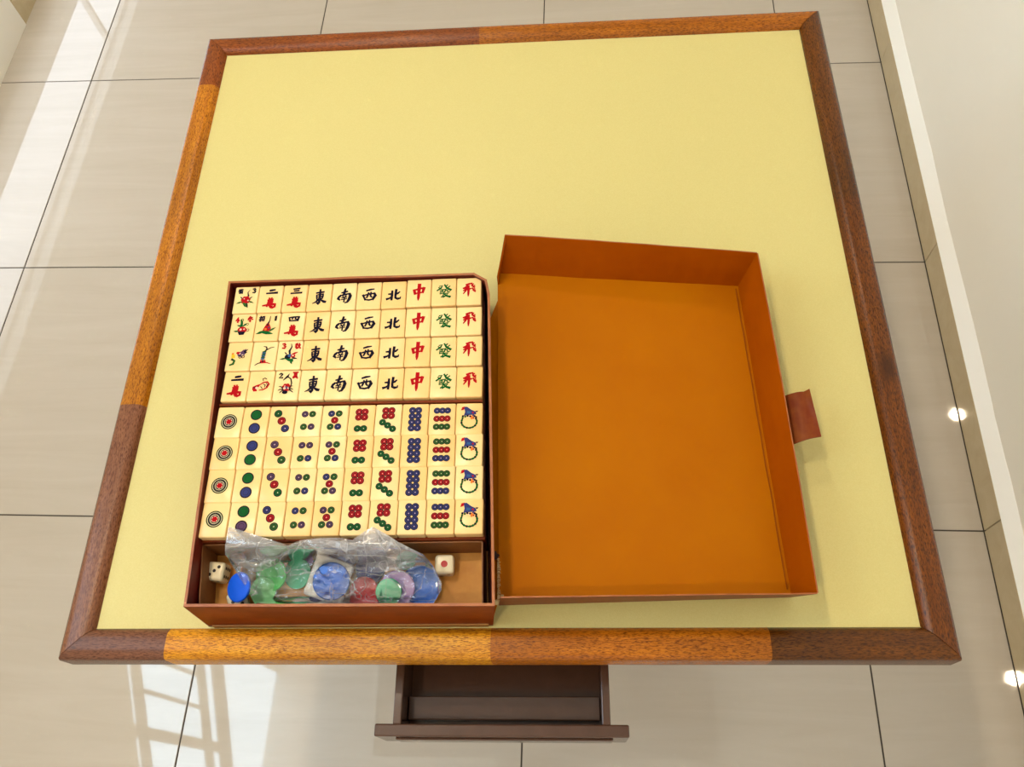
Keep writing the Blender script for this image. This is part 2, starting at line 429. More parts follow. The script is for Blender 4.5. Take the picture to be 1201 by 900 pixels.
# ------------------------------------------------------------------ the mahjong case (base and opened lid)
CASE_OUT = mat('case_vinyl_outside', (122, 48, 4), .42, spec=.2, rgb2=(104, 38, 2), noise_scale=(30, 30, 60), bump=.15)
CASE_RIM = mat('case_vinyl_rim', (164, 92, 40), .4, rgb2=(138, 70, 28), noise_scale=(60, 60, 60))
CASE_IN = mat('case_lining_oxblood', (104, 26, 12), .4, rgb2=(84, 16, 8), noise_scale=(25, 25, 25))
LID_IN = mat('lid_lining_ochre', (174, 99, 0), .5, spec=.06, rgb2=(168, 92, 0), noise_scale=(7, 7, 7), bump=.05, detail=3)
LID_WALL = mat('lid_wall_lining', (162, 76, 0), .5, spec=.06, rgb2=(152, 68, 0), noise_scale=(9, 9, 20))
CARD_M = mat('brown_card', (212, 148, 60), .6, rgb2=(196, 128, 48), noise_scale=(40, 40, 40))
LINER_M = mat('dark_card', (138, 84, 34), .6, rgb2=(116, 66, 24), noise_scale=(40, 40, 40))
EDGE_M = mat('tan_strip', (172, 122, 56), .5, rgb2=(140, 90, 34), noise_scale=(18, 60, 60))
FRAY_M = mat('frayed_paper', (226, 196, 140), .9)
CREASE_M = mat('crease_shade_brown', (138, 68, 2), .7, spec=.1)
HOLE_M = mat('torn_dark_vinyl', (48, 22, 10), .8)
CLASP_M = mat('clasp_leather', (134, 66, 16), .5, spec=.2, rgb2=(116, 44, 10), noise_scale=(60, 60, 60), bump=.2)

ZR = .800
CROOT = Vector((-.23, .345, ZF))
case = empty('mahjong_case', CROOT)
tag(case, 'worn brown vinyl mahjong case lying open with ochre lined lid', 'case')
def cbuild(b, name, mats, parent=case, smooth=False):
    b.v = [tuple(Vector(v) - CROOT) for v in b.v]
    return b.build(name, mats, parent, smooth)
def inset(poly, d):
    """move every side of a counter-clockwise polygon inwards by d"""
    n = len(poly); out = []
    for i in range(n):
        a, b_, c_ = (Vector(poly[j % n][:2]) for j in (i-1, i, i+1))
        e1 = (b_-a).normalized(); e2 = (c_-b_).normalized()
        n1 = Vector((-e1.y, e1.x)); n2 = Vector((-e2.y, e2.x))
        m_ = (n1+n2); m_ = m_ / m_.length_squared * 2
        out.append(b_ + m_*d)
    return out
def wall_strip(ob0, ob1, ot0, ot1, ib0, ib1, it0, it1, seg=10, wob=.0007, seed=0, lean=0.0):
    """one side wall of a box: outer bottom / outer top / inner bottom / inner top, start and end"""
    b = MB(); v = []
    for k in range(seg+1):
        t = k/seg; w = 4*t*(1-t)
        dz = Vector((0, 0, wob*noise.noise((t*5+seed, seed*3.1, 0))*w*2))
        nb = (ot0-it0).normalized()*lean*w
        v += [ob0.lerp(ob1, t), ot0.lerp(ot1, t)+dz+nb, it0.lerp(it1, t)+dz+nb, ib0.lerp(ib1, t)]
    f = []; mi = []
    for k in range(seg):
        a = 4*k; c_ = a+4
        for j, m_ in ((0, 0), (1, 1), (2, 2), (3, 0)):
            f.append((a+j, a+(j+1) % 4, c_+(j+1) % 4, c_+j)); mi.append(m_)
    f += [(0, 3, 2, 1), (4*seg, 4*seg+1, 4*seg+2, 4*seg+3)]; mi += [0, 0]
    b.v = v; b.f = f; b.m = mi
    return b

TOP = [at(215, 712, ZR), at(580.5, 711, ZR), at(574.5, 345, ZR), at(571, 328, ZR), at(556, 320, ZR), at(268, 330, ZR)]
BOT = [Vector((-.3595, .1545, ZF)), Vector((-.0790, .1625, ZF)), Vector((-.0985, .505, ZF)), Vector((-.1005, .523, ZF)), Vector((-.113, .5315, ZF)), Vector((-.388, .5205, ZF))]
TH = .0026
TIN = [Vector((*p, ZR)) for p in inset(TOP, TH)]; BIN = [Vector((*p, ZF+.003)) for p in inset(BOT, TH)]
for i in range(6):
    j = (i+1) % 6
    short = i in (2, 3)
    b = wall_strip(BOT[i], BOT[j], TOP[i], TOP[j], BIN[i], BIN[j], TIN[i], TIN[j], 2 if short else 12, .0 if short else .0009, i)
    cbuild(b, 'side_wall', [CASE_OUT, CASE_RIM, CASE_IN])
b = MB(); b.prism([Vector((p.x, p.y, ZF+.0003)) for p in BOT], (0, 0, .003)); cbuild(b, 'base_panel', [CASE_OUT])

b = MB(); e0, e1 = BOT[0]+Vector((.006, -.0012, 0)), BOT[1]+Vector((-.004, -.0012, 0)); up = Vector((0, 0, .0075)); bk = Vector((0, .0016, 0))
b.hexa([e0, e1, e1+bk, e0+bk], [e0+up+bk*.2, e1+up+bk*.2, e1+up+bk, e0+up+bk]); cbuild(b, 'base_strip', [EDGE_M])  # thin tan strip along the foot of the front wall
# compartments
ZT, THK = .796, .0215                       # tile tops, tile thickness
ZTRAY = ZT - THK
ZCF = .745                                  # floor of the chip compartment
dL, dR = at(233.5, 636, .786), at(568.5, 632.5, .786)
b = MB(); off = Vector((.0002, .0028, 0)); dz = Vector((0, 0, .786-ZCF))
b.hexa([dL-dz, dR-dz, dR-dz+off, dL-dz+off], [dL, dR, dR+off, dL+off]); cbuild(b, 'divider', [CASE_OUT])
tray_pts = inset(BIN, .0006)
b = MB()
b.prism([Vector((dL.x, dL.y+.0035, ZCF)), Vector((dR.x-.0005, dR.y+.0035, ZCF))] + [Vector((*p, ZCF)) for p in tray_pts[2:]], (0, 0, ZTRAY-ZCF-.0004)); cbuild(b, 'tile_tray', [CASE_IN])
mL, mR = at(257.5, 475, .792), at(566, 470, .792)
b = MB(); off = Vector((0, .0012, 0)); dz = Vector((0, 0, .792-ZTRAY))
b.hexa([mL-dz-off, mR-dz-off, mR-dz+off, mL-dz+off], [mL-off, mR-off, mR+off, mL+off]); cbuild(b, 'partition', [CASE_OUT])
ci = inset(BIN, .0010)
fl0, fl1 = Vector((ci[0].x, ci[0].y, 0)), Vector((ci[1].x, ci[1].y, 0))
b = MB(); zc = ZCF - .0025
b.prism([(fl0.x, fl0.y, zc), (fl1.x, fl1.y, zc), (dR.x-.001, dR.y, zc), (dL.x+.001, dL.y, zc)], (0, 0, .0025)); cbuild(b, 'compartment_floor', [CARD_M])
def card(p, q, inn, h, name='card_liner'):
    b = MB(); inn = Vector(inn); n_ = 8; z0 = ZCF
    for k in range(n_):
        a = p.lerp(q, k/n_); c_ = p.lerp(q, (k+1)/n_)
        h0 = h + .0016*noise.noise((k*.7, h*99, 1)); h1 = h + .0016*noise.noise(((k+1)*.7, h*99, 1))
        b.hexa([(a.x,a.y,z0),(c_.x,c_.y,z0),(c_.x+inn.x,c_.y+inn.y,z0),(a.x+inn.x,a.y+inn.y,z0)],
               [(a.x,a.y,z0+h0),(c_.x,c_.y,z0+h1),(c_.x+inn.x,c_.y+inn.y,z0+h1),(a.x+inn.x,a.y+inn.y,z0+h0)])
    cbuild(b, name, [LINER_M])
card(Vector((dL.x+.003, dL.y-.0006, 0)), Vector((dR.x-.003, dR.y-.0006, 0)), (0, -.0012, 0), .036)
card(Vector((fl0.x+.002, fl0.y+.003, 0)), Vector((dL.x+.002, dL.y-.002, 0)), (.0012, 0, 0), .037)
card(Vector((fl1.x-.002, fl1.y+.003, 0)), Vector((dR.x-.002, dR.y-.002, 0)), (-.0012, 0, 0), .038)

# lid: floor panel, three walls, folded corner, clasp
ZL = ZF + .0032
ZH = ZL + .009      # the hinge side rides a little higher
P = [at(583.5, 322, ZH), at(865, 336, ZL), at(927, 696.5, ZL), at(585, 706, ZH)]
R = [at(592, 276, ZR), at(888, 297, ZR), at(958.5, 695.5, ZR), at(588, 703, ZR)]
R[3] = Vector((P[3].x + .006, .1765, ZR))
lid_pts = [P[3]+Vector((0, -.002, 0)), P[2]+Vector((.001, -.002, 0)), P[1]+Vector((.001, .002, 0)), P[0]+Vector((0, .002, 0))]
b = MB(); nU, nV = 14, 16; gv = []
for lay in (0, 1):
    for j in range(nV+1):
        for i in range(nU+1):
            u, v = i/nU, j/nV
            q = lid_pts[0].lerp(lid_pts[1], u).lerp(lid_pts[3].lerp(lid_pts[2], u), v)
            z = q.z + ((.0012*(1-u)**3*(.5+.8*noise.noise((v*3, 2, 0))) + .0007*noise.noise((u*4, v*4, 5))) if lay else ZF+.0002-ZL)
            gv.append((q.x, q.y, z))
N1 = (nU+1)*(nV+1); gf = []
for j in range(nV):
    for i in range(nU):
        a = j*(nU+1)+i; q4 = (a, a+1, a+nU+2, a+nU+1)
        gf.append(tuple(N1+k for k in q4)); gf.append(q4[::-1])
ring = [i for i in range(nU+1)] + [j*(nU+1)+nU for j in range(1, nV+1)] + [nV*(nU+1)+i for i in range(nU-1, -1, -1)] + [j*(nU+1) for j in range(nV-1, 0, -1)]
for k in range(len(ring)):
    a, c_ = ring[k], ring[(k+1) % len(ring)]; gf.append((a, c_, N1+c_, N1+a))
b.add(gv, gf); lid = cbuild(b, 'lid_panel', [LID_IN], smooth=False); shade(lid.data, 40)
tag(lid, 'ochre lined lid panel lying flat')
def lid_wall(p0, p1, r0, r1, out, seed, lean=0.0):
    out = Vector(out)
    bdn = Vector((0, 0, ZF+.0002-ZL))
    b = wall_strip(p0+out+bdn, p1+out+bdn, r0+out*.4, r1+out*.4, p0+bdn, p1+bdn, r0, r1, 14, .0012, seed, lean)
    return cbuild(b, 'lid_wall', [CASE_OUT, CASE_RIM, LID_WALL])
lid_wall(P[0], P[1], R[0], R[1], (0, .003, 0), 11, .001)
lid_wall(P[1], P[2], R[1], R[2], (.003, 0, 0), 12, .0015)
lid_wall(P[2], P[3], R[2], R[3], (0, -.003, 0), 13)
b = MB()
q = [P[0]+Vector((.001, 0, .0)), R[0]+Vector((.0005, 0, -.001)), P[0]+Vector((.0005, -.010, .010)), P[0]+Vector((.001, -.015, .0))]
b.prism([q[0], q[1], q[2], q[3]], (.0016, 0, 0)); cbuild(b, 'corner_fold', [LID_WALL])
# hinge strip between the base and the lid
b = MB(); n_ = 12
for k in range(n_):
    t0, t1 = k/n_, (k+1)/n_
    ra, rb = BOT[1].lerp(BOT[2], t0*.98+.01), BOT[1].lerp(BOT[2], t1*.98+.01)
    la, lb = P[3].lerp(P[0], t0*.9+.01), P[3].lerp(P[0], t1*.9+.01)
    za, zb = ZF+.010, ZH-.0004
    b.hexa([(ra.x+.0003, ra.y, za-.002), (la.x+.0005, la.y, zb-.002), (lb.x+.0005, lb.y, zb-.002), (rb.x+.0003, rb.y, za-.002)],
           [(ra.x+.0003, ra.y, za), (la.x+.0005, la.y, zb), (lb.x+.0005, lb.y, zb), (rb.x+.0003, rb.y, za)])
cbuild(b, 'hinge_strip', [LID_IN])
# crease and its shade, put in as a dark strip where the lid panel folds up into its right wall
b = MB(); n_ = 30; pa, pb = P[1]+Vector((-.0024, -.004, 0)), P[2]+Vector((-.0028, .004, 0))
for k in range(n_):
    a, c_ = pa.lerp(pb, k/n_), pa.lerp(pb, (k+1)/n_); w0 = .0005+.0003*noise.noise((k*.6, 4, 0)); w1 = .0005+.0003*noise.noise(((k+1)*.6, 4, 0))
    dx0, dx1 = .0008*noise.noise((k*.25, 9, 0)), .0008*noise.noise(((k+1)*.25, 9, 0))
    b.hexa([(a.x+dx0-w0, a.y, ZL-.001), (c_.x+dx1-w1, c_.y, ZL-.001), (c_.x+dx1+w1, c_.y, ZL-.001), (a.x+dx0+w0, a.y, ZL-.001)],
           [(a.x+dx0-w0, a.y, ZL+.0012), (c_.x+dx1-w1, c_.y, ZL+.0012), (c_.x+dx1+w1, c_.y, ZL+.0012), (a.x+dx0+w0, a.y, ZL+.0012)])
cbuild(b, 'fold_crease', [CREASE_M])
# frayed tear along the hinge side of the lid
b = MB(); rnd = random.Random(4); y0, y1 = at(583, 703, ZH).y, at(583, 655, ZH).y; n_ = 26
for k in range(n_):
    t = k/n_; y = y0 + (y1-y0)*t; x = P[3].x + (P[0].x-P[3].x)*(y-P[3].y)/(P[0].y-P[3].y)
    w_ = rnd.uniform(.0008, .0026); h_ = rnd.uniform(.001, .0035)
    b.hexa([(x-.001-w_*.3,y,ZH-.001),(x+w_,y,ZH-.001),(x+w_*.8,y+.0012,ZH-.001),(x-.001,y+.0012,ZH-.001)],
           [(x-.001-w_*.2,y,ZH+h_),(x+w_*.8,y+.0003,ZH+h_*.9),(x+w_*.6,y+.001,ZH+h_),(x-.0008,y+.001,ZH+h_*.8)])
for k in range(12):
    x = P[3].x + rnd.uniform(-.003, .004); y = P[3].y + rnd.uniform(-.003, .005); s_ = rnd.uniform(.0006, .0016)
    b.box((x-s_, y-s_, ZH-.001), (x+s_, y+s_, ZH+rnd.uniform(.001, .004)))
fr = cbuild(b, 'frayed_edge', [FRAY_M]); fr['kind'] = 'stuff'
b = MB(); c0 = at(582.5, 652, ZH+.001)
pts = [(-.0022, -.004), (.0006, -.0036), (.0016, -.001), (.0032, -.0004), (.0028, .0010), (.0004, .0016), (-.0008, .0046), (-.0022, .004)]
b.prism([(c0.x+x, c0.y+y, ZH+.0006) for x, y in pts], (0, 0, .0018)); cbuild(b, 'torn_hinge', [HOLE_M])
# clasp strap: springs from the outside of the right wall, bends out and curls up at the tip
A0, A1 = at(921, 464, .775), at(931, 521, .775)
B0, B1 = at(948, 458.5, .781), at(964, 511, .781)
b = MB(); rows = []
for k in range(11):
    t = k/10
    a = A0.lerp(B0, t); c_ = A1.lerp(B1, t)
    zz = .0035*sin(t*pi) - .002*t + (.007*max(0, t-.82)/.18 if t > .82 else 0)
    zz2 = .0035*sin(t*pi) - .002*t
    rows.append((a+Vector((0, 0, zz)), c_+Vector((0, 0, zz2))))
v = []
for a, c_ in rows:
    for s_ in range(5):
        q = a.lerp(c_, s_/4); v.append(q)
nv = len(v); v += [q + Vector((0, 0, -.0016)) for q in v]
f = []
for k in range(10):
    for s_ in range(4):
        i = k*5+s_; f.append((i, i+1, i+6, i+5)); f.append((nv+i, nv+i+5, nv+i+6, nv+i+1))
ring = list(range(5)) + [k*5+4 for k in range(1, 11)] + [50+s_ for s_ in (3, 2, 1, 0)] + [k*5 for k in range(9, 0, -1)]
for k in range(len(ring)):
    a, c_ = ring[k], ring[(k+1) % len(ring)]; f.append((a, nv+a, nv+c_, c_))
b.add(v, f); cl_ = cbuild(b, 'clasp_strap', [CLASP_M]); shade(cl_.data, 40)
tag(cl_, 'red-brown leather clasp strap sticking out')

# ------------------------------------------------------------------ mahjong tiles
IVORY = mat('ivory_tile', (240, 208, 148), .26, spec=.35, noise_amt=.03, noise_scale=(60, 60, 60), rgb_random=(236, 190, 120))
INK_K = mat('ink_black', (14, 11, 32), .6, spec=.08); INK_R = mat('ink_red', (168, 8, 18), .6, spec=.08)
INK_G = mat('ink_green', (8, 84, 34), .6, spec=.08); INK_B = mat('ink_blue', (48, 52, 104), .6, spec=.08)
INK_D = mat('ink_dark', (34, 30, 30), .6, spec=.08); INK_P = mat('ink_purple', (84, 58, 88), .6, spec=.08)
INK_Y = mat('ink_yellow', (232, 170, 30), .6, spec=.08); INK_O = mat('ink_orange', (214, 112, 40), .6, spec=.08)
INK_L = mat('ink_leaf', (44, 88, 34), .6, spec=.08); INK_W = mat('ink_pale', (232, 196, 170), .6, spec=.08); INK_S = mat('ink_sky', (48, 84, 130), .6, spec=.08)
INKS = dict(K=INK_K, R=INK_R, G=INK_G, B=INK_B, D=INK_D, P=INK_P, Y=INK_Y, O=INK_O, L=INK_L, W=INK_W, S=INK_S)
INK_ORDER = list(INKS)
TW, TLN = .0271, .0352
class Mark:
    """flat engraved print; millimetres on the tile face, y towards the far end"""
    def __init__(s, fat=1.0): s.b = MB(); s.n = 0; s.fat = fat
    def z(s): s.n += 1; return (.00012 + s.n*.000008)
    def poly(s, pts, c):
        z = s.z(); s.b.add([(x/1000, y/1000, z) for x, y in pts], [tuple(range(len(pts)))], INK_ORDER.index(c))
    def disc(s, x, y, r, c, n=18, ry=None):
        ry = ry or r
        s.poly([(x+r*cos(2*pi*k/n), y+ry*sin(2*pi*k/n)) for k in range(n)], c)
    def ring(s, x, y, r0, r1, c, n=20):
        z = s.z(); v = []
        for k in range(n):
            a = 2*pi*k/n
            v += [((x+r0*cos(a))/1000, (y+r0*sin(a))/1000, z), ((x+r1*cos(a))/1000, (y+r1*sin(a))/1000, z)]
        s.b.add(v, [(2*k, 2*k+1, (2*k+3) % (2*n), (2*k+2) % (2*n)) for k in range(n)], INK_ORDER.index(c))
    def stroke(s, pts, w, c):
        """pts in mm; w: one width or one for each point"""
        n = len(pts); ws = w if isinstance(w, (list, tuple)) else [w*.75] + [w]*(n-2) + [w*.85]
        ws = [q*s.fat for q in ws]
        z = s.z(); v = []
        for i in range(n):
            p0 = Vector(pts[max(0, i-1)]); p1 = Vector(pts[min(n-1, i+1)]); d_ = (p1-p0).normalized()
            nn = Vector((-d_.y, d_.x)); p = Vector(pts[i])
            if i == 0: p = p - d_*ws[i]*.3
            if i == n-1: p = p + d_*ws[i]*.3
            for sg in (1, -1):
                q = p + nn*ws[i]*.5*sg; v.append((q.x/1000, q.y/1000, z))
        s.b.add(v, [(2*i, 2*i+1, 2*i+3, 2*i+2) for i in range(n-1)], INK_ORDER.index(c))
    def glyph(s, name, cx, cy, w, h, c, bold=1.0):
        for st in GLYPHS[name]:
            wd, pts = st[0], st[1:]
            s.stroke([(cx + (x-50)/100*w, cy - (y-50)/100*h) for x, y in pts],
                     [k*bold*1.75*h/100 for k in wd] if isinstance(wd, tuple) else wd*bold*1.75*h/100, c)
    def dot(s, x, y, r, c):
        s.disc(x, y, r*1.06, 'D'); s.disc(x, y, r*.84, c); s.ring(x, y, r*.46, r*.62, 'D', 14); s.disc(x, y, r*.12, 'W', 8)
    def mesh(s, name):
        return s.b.mesh(name, [INKS[k] for k in INK_ORDER], fix=False)
GLYPHS = {
 'east': [(9,(24,23),(52,20),(80,17)), (7,(28,36),(30,50),(33,65)), (7,(28,37),(52,34),(76,31)), (8,(76,31),(75,46),(70,62)), (6,(33,50),(70,46)), (6,(33,64),(70,60)),
          (10,(52,1),(53,50),(52,88),(46,97),(36,88)), ((9,8,6,3),(48,62),(34,76),(20,86),(2,92)), ((5,8,12,10),(55,62),(70,74),(86,82),(99,84))],
 'south': [(8,(30,27),(52,23),(72,18)), (10,(55,0),(52,20),(46,44)), ((8,10,11,6),(26,46),(14,56),(8,68),(22,78)), (8,(26,46),(56,40),(88,34)), ((9,13,12,9,5),(88,34),(95,50),(88,74),(76,94),(60,98)),
           (6,(40,50),(46,58)), (6,(66,46),(58,56)), (6,(34,64),(70,58)), (6,(32,76),(70,70)), (7,(54,58),(52,92))],
 'west': [((7,9,5),(30,14),(56,6),(86,2)), ((9,8,8),(6,48),(14,64),(26,86)), (8,(8,52),(46,42),(88,36)), ((10,13,10),(88,36),(98,52),(80,84)), (8,(24,84),(54,88),(82,82)),
          (8,(46,30),(42,52),(34,70)), (8,(64,26),(62,56),(72,66))],
 'north': [(10,(38,12),(38,48),(36,92)), ((6,10),(12,40),(36,40)), ((11,8,5),(2,84),(20,78),(38,62)), ((10,9,10,11,6),(66,2),(62,50),(64,76),(80,84),(98,80)), (6,(98,82),(99,68)), ((5,9,6),(92,22),(78,36),(64,44))],
 'middle': [((9,9),(12,34),(22,60)), (8,(12,36),(50,28),(88,22)), ((10,8),(90,22),(80,52)), (7,(20,57),(80,50)), ((12,12,10,9,3),(52,0),(51,30),(50,60),(49,84),(48,100))],
 'fortune': [(7,(20,14),(40,9),(30,28),(4,46)), (6,(14,22),(30,36)), ((6,8,10),(54,2),(70,28),(98,44)), (6,(76,4),(62,16)), (6,(92,14),(74,28)),
             (6,(24,48),(46,45),(45,56),(26,60)), (6,(26,60),(24,72),(50,68),(46,90),(34,96)), (6,(60,46),(57,58),(50,64)), (6,(60,46),(76,45),(76,58),(90,58)),
             (7,(52,72),(82,68),(66,86),(46,98)), ((5,8,10),(56,76),(74,90),(94,96)), (5,(36,40),(66,38))],
 'fly': [(8,(26,14),(50,8),(70,4),(74,22),(92,34)), (6,(84,8),(72,18)), (6,(94,20),(78,28)), (7,(60,44),(78,40),(84,56),(98,66)), (6,(94,44),(84,52)), (6,(98,54),(88,60)),
         ((8,9,8,3),(46,22),(47,50),(46,80),(45,100)), (7,(8,56),(34,50),(62,44)), (7,(40,18),(22,34),(6,40)), ((8,7,4),(28,34),(24,60),(8,80)), (6,(20,36),(44,30)), (6,(14,44),(40,40))],
 'wan': [(11,(44,4),(48,26)), (10,(62,2),(56,26)), (9,(34,22),(52,18),(72,16)), (11,(40,32),(38,56)), (10,(40,34),(70,30)), (11,(70,30),(66,54)), (10,(40,46),(68,42)), (10,(38,56),(66,52)), (11,(54,30),(52,74)),
         ((7,12,13,14,12,7),(2,72),(34,66),(66,60),(92,62),(90,82),(72,96)), (11,(54,84),(72,80)), (10,(40,62),(34,80)), (12,(58,68),(66,92))],
 'two': [((16,20,14),(30,20),(50,14),(76,4)), ((14,16,18,20),(2,84),(34,80),(66,76),(98,74))],
 'three': [((12,13),(24,14),(78,4)), ((11,12),(30,48),(72,42)), ((12,13,15),(2,90),(50,86),(98,82))],
 'four': [(16,(6,18),(16,86)), (14,(6,20),(50,12),(94,8)), (18,(94,8),(84,82)), (14,(16,84),(84,80)), (14,(38,16),(34,52)), (14,(62,14),(62,50),(76,54))],
 'd1': [((10,14,14,14),(36,20),(54,6),(52,50),(50,96)), (8,(30,96),(70,94))],
 'd2': [((10,12,14,10,10,12),(14,24),(44,4),(78,22),(60,52),(12,92),(90,90))],
 'd3': [((10,12,13,8),(14,14),(56,4),(78,24),(42,46)), ((8,13,13,9),(42,46),(84,62),(66,92),(14,88))],
 'd4': [((10,10,12),(62,4),(10,66),(92,60)), (13,(64,30),(60,98))],
 'mum': [(10,(8,18),(92,12)), (10,(34,2),(36,28)), (10,(66,0),(64,26)), (10,(30,34),(12,56)), (10,(28,38),(88,34),(84,92)), (10,(30,58),(76,54)), (11,(52,40),(50,94)), (9,(48,64),(26,86)), (9,(56,64),(76,82))],
 'plum': [(11,(4,30),(46,26)), (12,(26,4),(24,98)), (9,(22,44),(2,74)), (10,(52,16),(96,10)), (10,(56,30),(92,26),(86,90)), (10,(46,58),(98,52)), (10,(56,30),(54,88),(88,84))],
 'winter': [(12,(44,2),(10,44)), (12,(38,16),(82,14),(8,66)), (12,(42,34),(96,60)), (12,(44,66),(60,76)), (12,(30,86),(58,98))],
 'autumn': [(12,(40,6),(10,18)), (12,(4,36),(48,30)), (12,(28,14),(26,98)), (10,(26,44),(4,70)), (10,(54,34),(60,50)), (10,(94,30),(82,48)), (12,(74,6),(70,56),(46,96)), (12,(72,56),(98,94))],
 'summer': [(12,(8,8),(92,4)), (11,(30,22),(30,56),(70,54),(72,20),(30,22)), (10,(32,38),(70,36)), (12,(42,58),(10,82)), (12,(38,66),(82,64),(14,98)), (12,(40,74),(94,98))],
}
def m_glyph(g, c, w=14.6, h=19.4, bold=1.0, dy=.4, dx=0):
    m = Mark(); m.glyph(g, dx, dy, w, h, c, bold); return m.mesh('engraved_character')
def m_wan(num):
    m = Mark()
    m.glyph(num, 1.0, 9.2 if num != 'four' else 9.0, 12.5, {'two': 5.6, 'three': 7.2, 'four': 6.6}[num], 'K', 1.5 if num == 'two' else 1.35)
    m.glyph('wan', 0, -5.6, 15.5, 14.5, 'R', 1.0); return m.mesh('engraved_character')
def leaf(m, x, y, dx, dy, w, c): m.stroke([(x, y), (x+dx*.5, y+dy*.5), (x+dx, y+dy)], [w*.5, w, w*.2], c)
def petals(m, x, y, r, c, c2, n=6):
    for k in range(n):
        a = 2*pi*k/n + .3; m.disc(x+r*.62*cos(a), y+r*.62*sin(a), r*.42, c, 10)
    m.disc(x, y, r*.36, c2, 10); m.disc(x+r*.5, y-r*.1, r*.16, 'W', 8); m.disc(x-r*.35, y+r*.35, r*.13, 'W', 8)
def flower(kind):
    m = Mark(1.3)
    if kind == 'mum':
        m.glyph('mum', -7.4, 11.2, 6.2, 6.6, 'K', 1.05); m.glyph('d3', 8.2, 11.6, 4.6, 6.2, 'D', 1.25)
        m.stroke([(3.2, 13.0), (1.2, 9.5), (2.4, 5), (1, 2)], [.3, .9, 1.5, 1.2], 'D')
        petals(m, 0, -.5, 5.4, 'R', 'R', 7); leaf(m, -4, -2.5, -6, -2.2, 1.8, 'L'); leaf(m, 3.5, -2, 6, -2.5, 1.6, 'L'); leaf(m, -2, -4.5, 5.5, -5.5, 3.0, 'L')
        leaf(m, 4, 1.5, 3.4, 2.2, 1.2, 'D'); leaf(m, -4, 1.5, -2.5, 2.6, 1.2, 'D'); leaf(m, 1.5, -4.5, 1.8, -5, 1.6, 'D')
    elif kind == 'plum':
        m.glyph('plum', -7.2, 10.5, 6.2, 7.2, 'K', 1.05); m.glyph('d1', 8.2, 11, 4, 6.4, 'D', 1.25)
        m.stroke([(2, 13.5), (1.8, 8), (.5, 4)], [.5, .8, 1.8], 'D')
        m.poly([(-5, -5.4), (5, -5.8), (4.2, -1), (1.8, 4), (-1, 4.4), (-3, 0)], 'R'); m.disc(-1.5, -3, 1.6, 'O', 8); m.disc(2, -1, 1.2, 'P', 8); m.disc(0, 2.4, 1.3, 'D', 8)
        leaf(m, -3, -5.5, -8, -3.2, 2.6, 'G'); leaf(m, 3, -5.5, 6.5, 4.5, 2.0, 'L'); leaf(m, -6, -6.2, 13, -2.6, 3.4, 'G')
    elif kind == 'winter':
        m.glyph('d4', -6.8, 9.8, 4.6, 6.4, 'R', 1.25); m.glyph('winter', 7.4, 10.8, 6.0, 7.0, 'R', 1.05)
        m.stroke([(-1.6, 1), (-1.4, 6), (-2.6, 10)], [2.6, 2.2, 1.2], 'G'); m.ring(-1.6, 9.4, 1.2, 2.0, 'L', 10); leaf(m, .5, 2, 4, 3.4, 2.0, 'G'); m.ring(5.0, 4.2, .9, 1.6, 'L', 10); leaf(m, -2, 2, -4.4, 1, 1.6, 'G')
        m.disc(0, -3.2, 5.2, 'R', 14, 4.4); m.disc(-1.6, -2.4, 1.3, 'W', 8); m.disc(2.2, -2, 1.0, 'W', 8); m.poly([(-4.6, -5), (4.2, -5), (2.6, -9), (-2.4, -9.4)], 'K'); leaf(m, -4, -4.6, -5, .2, 1.8, 'G'); m.ring(6.4, -3.2, 1.1, 1.8, 'D', 10)
    elif kind == 'autumn':
        m.glyph('d3', -7.0, 11.2, 4.8, 6.4, 'R', 1.25); m.glyph('autumn', 8.0, 11.0, 6.2, 7.0, 'R', 1.05)
        m.stroke([(.6, 14), (1.6, 10), (-.4, 5), (.4, 1)], [.4, 1.1, 1.9, 1.6], 'D')
        m.disc(-1.6, -2.4, 3.4, 'K', 12); m.disc(.4, -.6, 2.0, 'S', 10); m.disc(4.2, -1.2, 2.5, 'R', 10); m.disc(4.0, -.6, 1.0, 'W', 8); leaf(m, 3, 1, 6, 2.4, 1.8, 'R'); leaf(m, 3.5, -3.5, 5.5, -1.2, 1.6, 'D')
        leaf(m, -3.5, -4, -6, -1, 1.6, 'G'); m.poly([(-4, -4.4), (4.6, -4.6), (5.4, -8), (3, -8.8), (-1, -7)], 'G'); leaf(m, 2, -7, 2, -4, 1.8, 'G'); leaf(m, -3, 1, -2.4, 2.6, 1.2, 'D')
    elif kind == 'summer':
        m.glyph('d2', -7.4, 11.4, 4.8, 6.0, 'D', 1.25); m.glyph('summer', 8.0, 11.8, 6.2, 7.2, 'R', 1.05)
        m.stroke([(1.4, 13.5), (-.5, 10), (-4.4, 6)], [.4, 2.0, .6], 'D'); m.stroke([(0, 10), (3.6, 7.5), (5, 2.5), (4.4, -3)], [1.0, 1.1, 1.1, .8], 'D')
        petals(m, 0, -2.8, 5.0, 'R', 'P', 7); m.disc(-1.8, -3.6, 1.4, 'W', 8); m.disc(2.6, -3.4, 1.3, 'W', 8)
        for dx, dy in ((-8, 2.5), (-8.5, -2), (-6.5, -5), (7.5, -1), (7.8, -4.5), (6.6, 3)): m.stroke([(dx*.45, -4+dy*.3), (dx*.8, -3.4+dy*.8), (dx, -4+dy)], [1.2, .9, .5], 'D')
        m.disc(-.8, -8.2, 3.0, 'K', 10, 2.2)
    elif kind == 'rooster':
        for k, (dx, dy) in enumerate(((6.4, 8.8), (8.6, 8.4), (4.2, 8), (8.2, 5))): leaf(m, 2, 2.5, dx-2, dy-2.5, 2.4, 'K' if k % 2 else 'P')
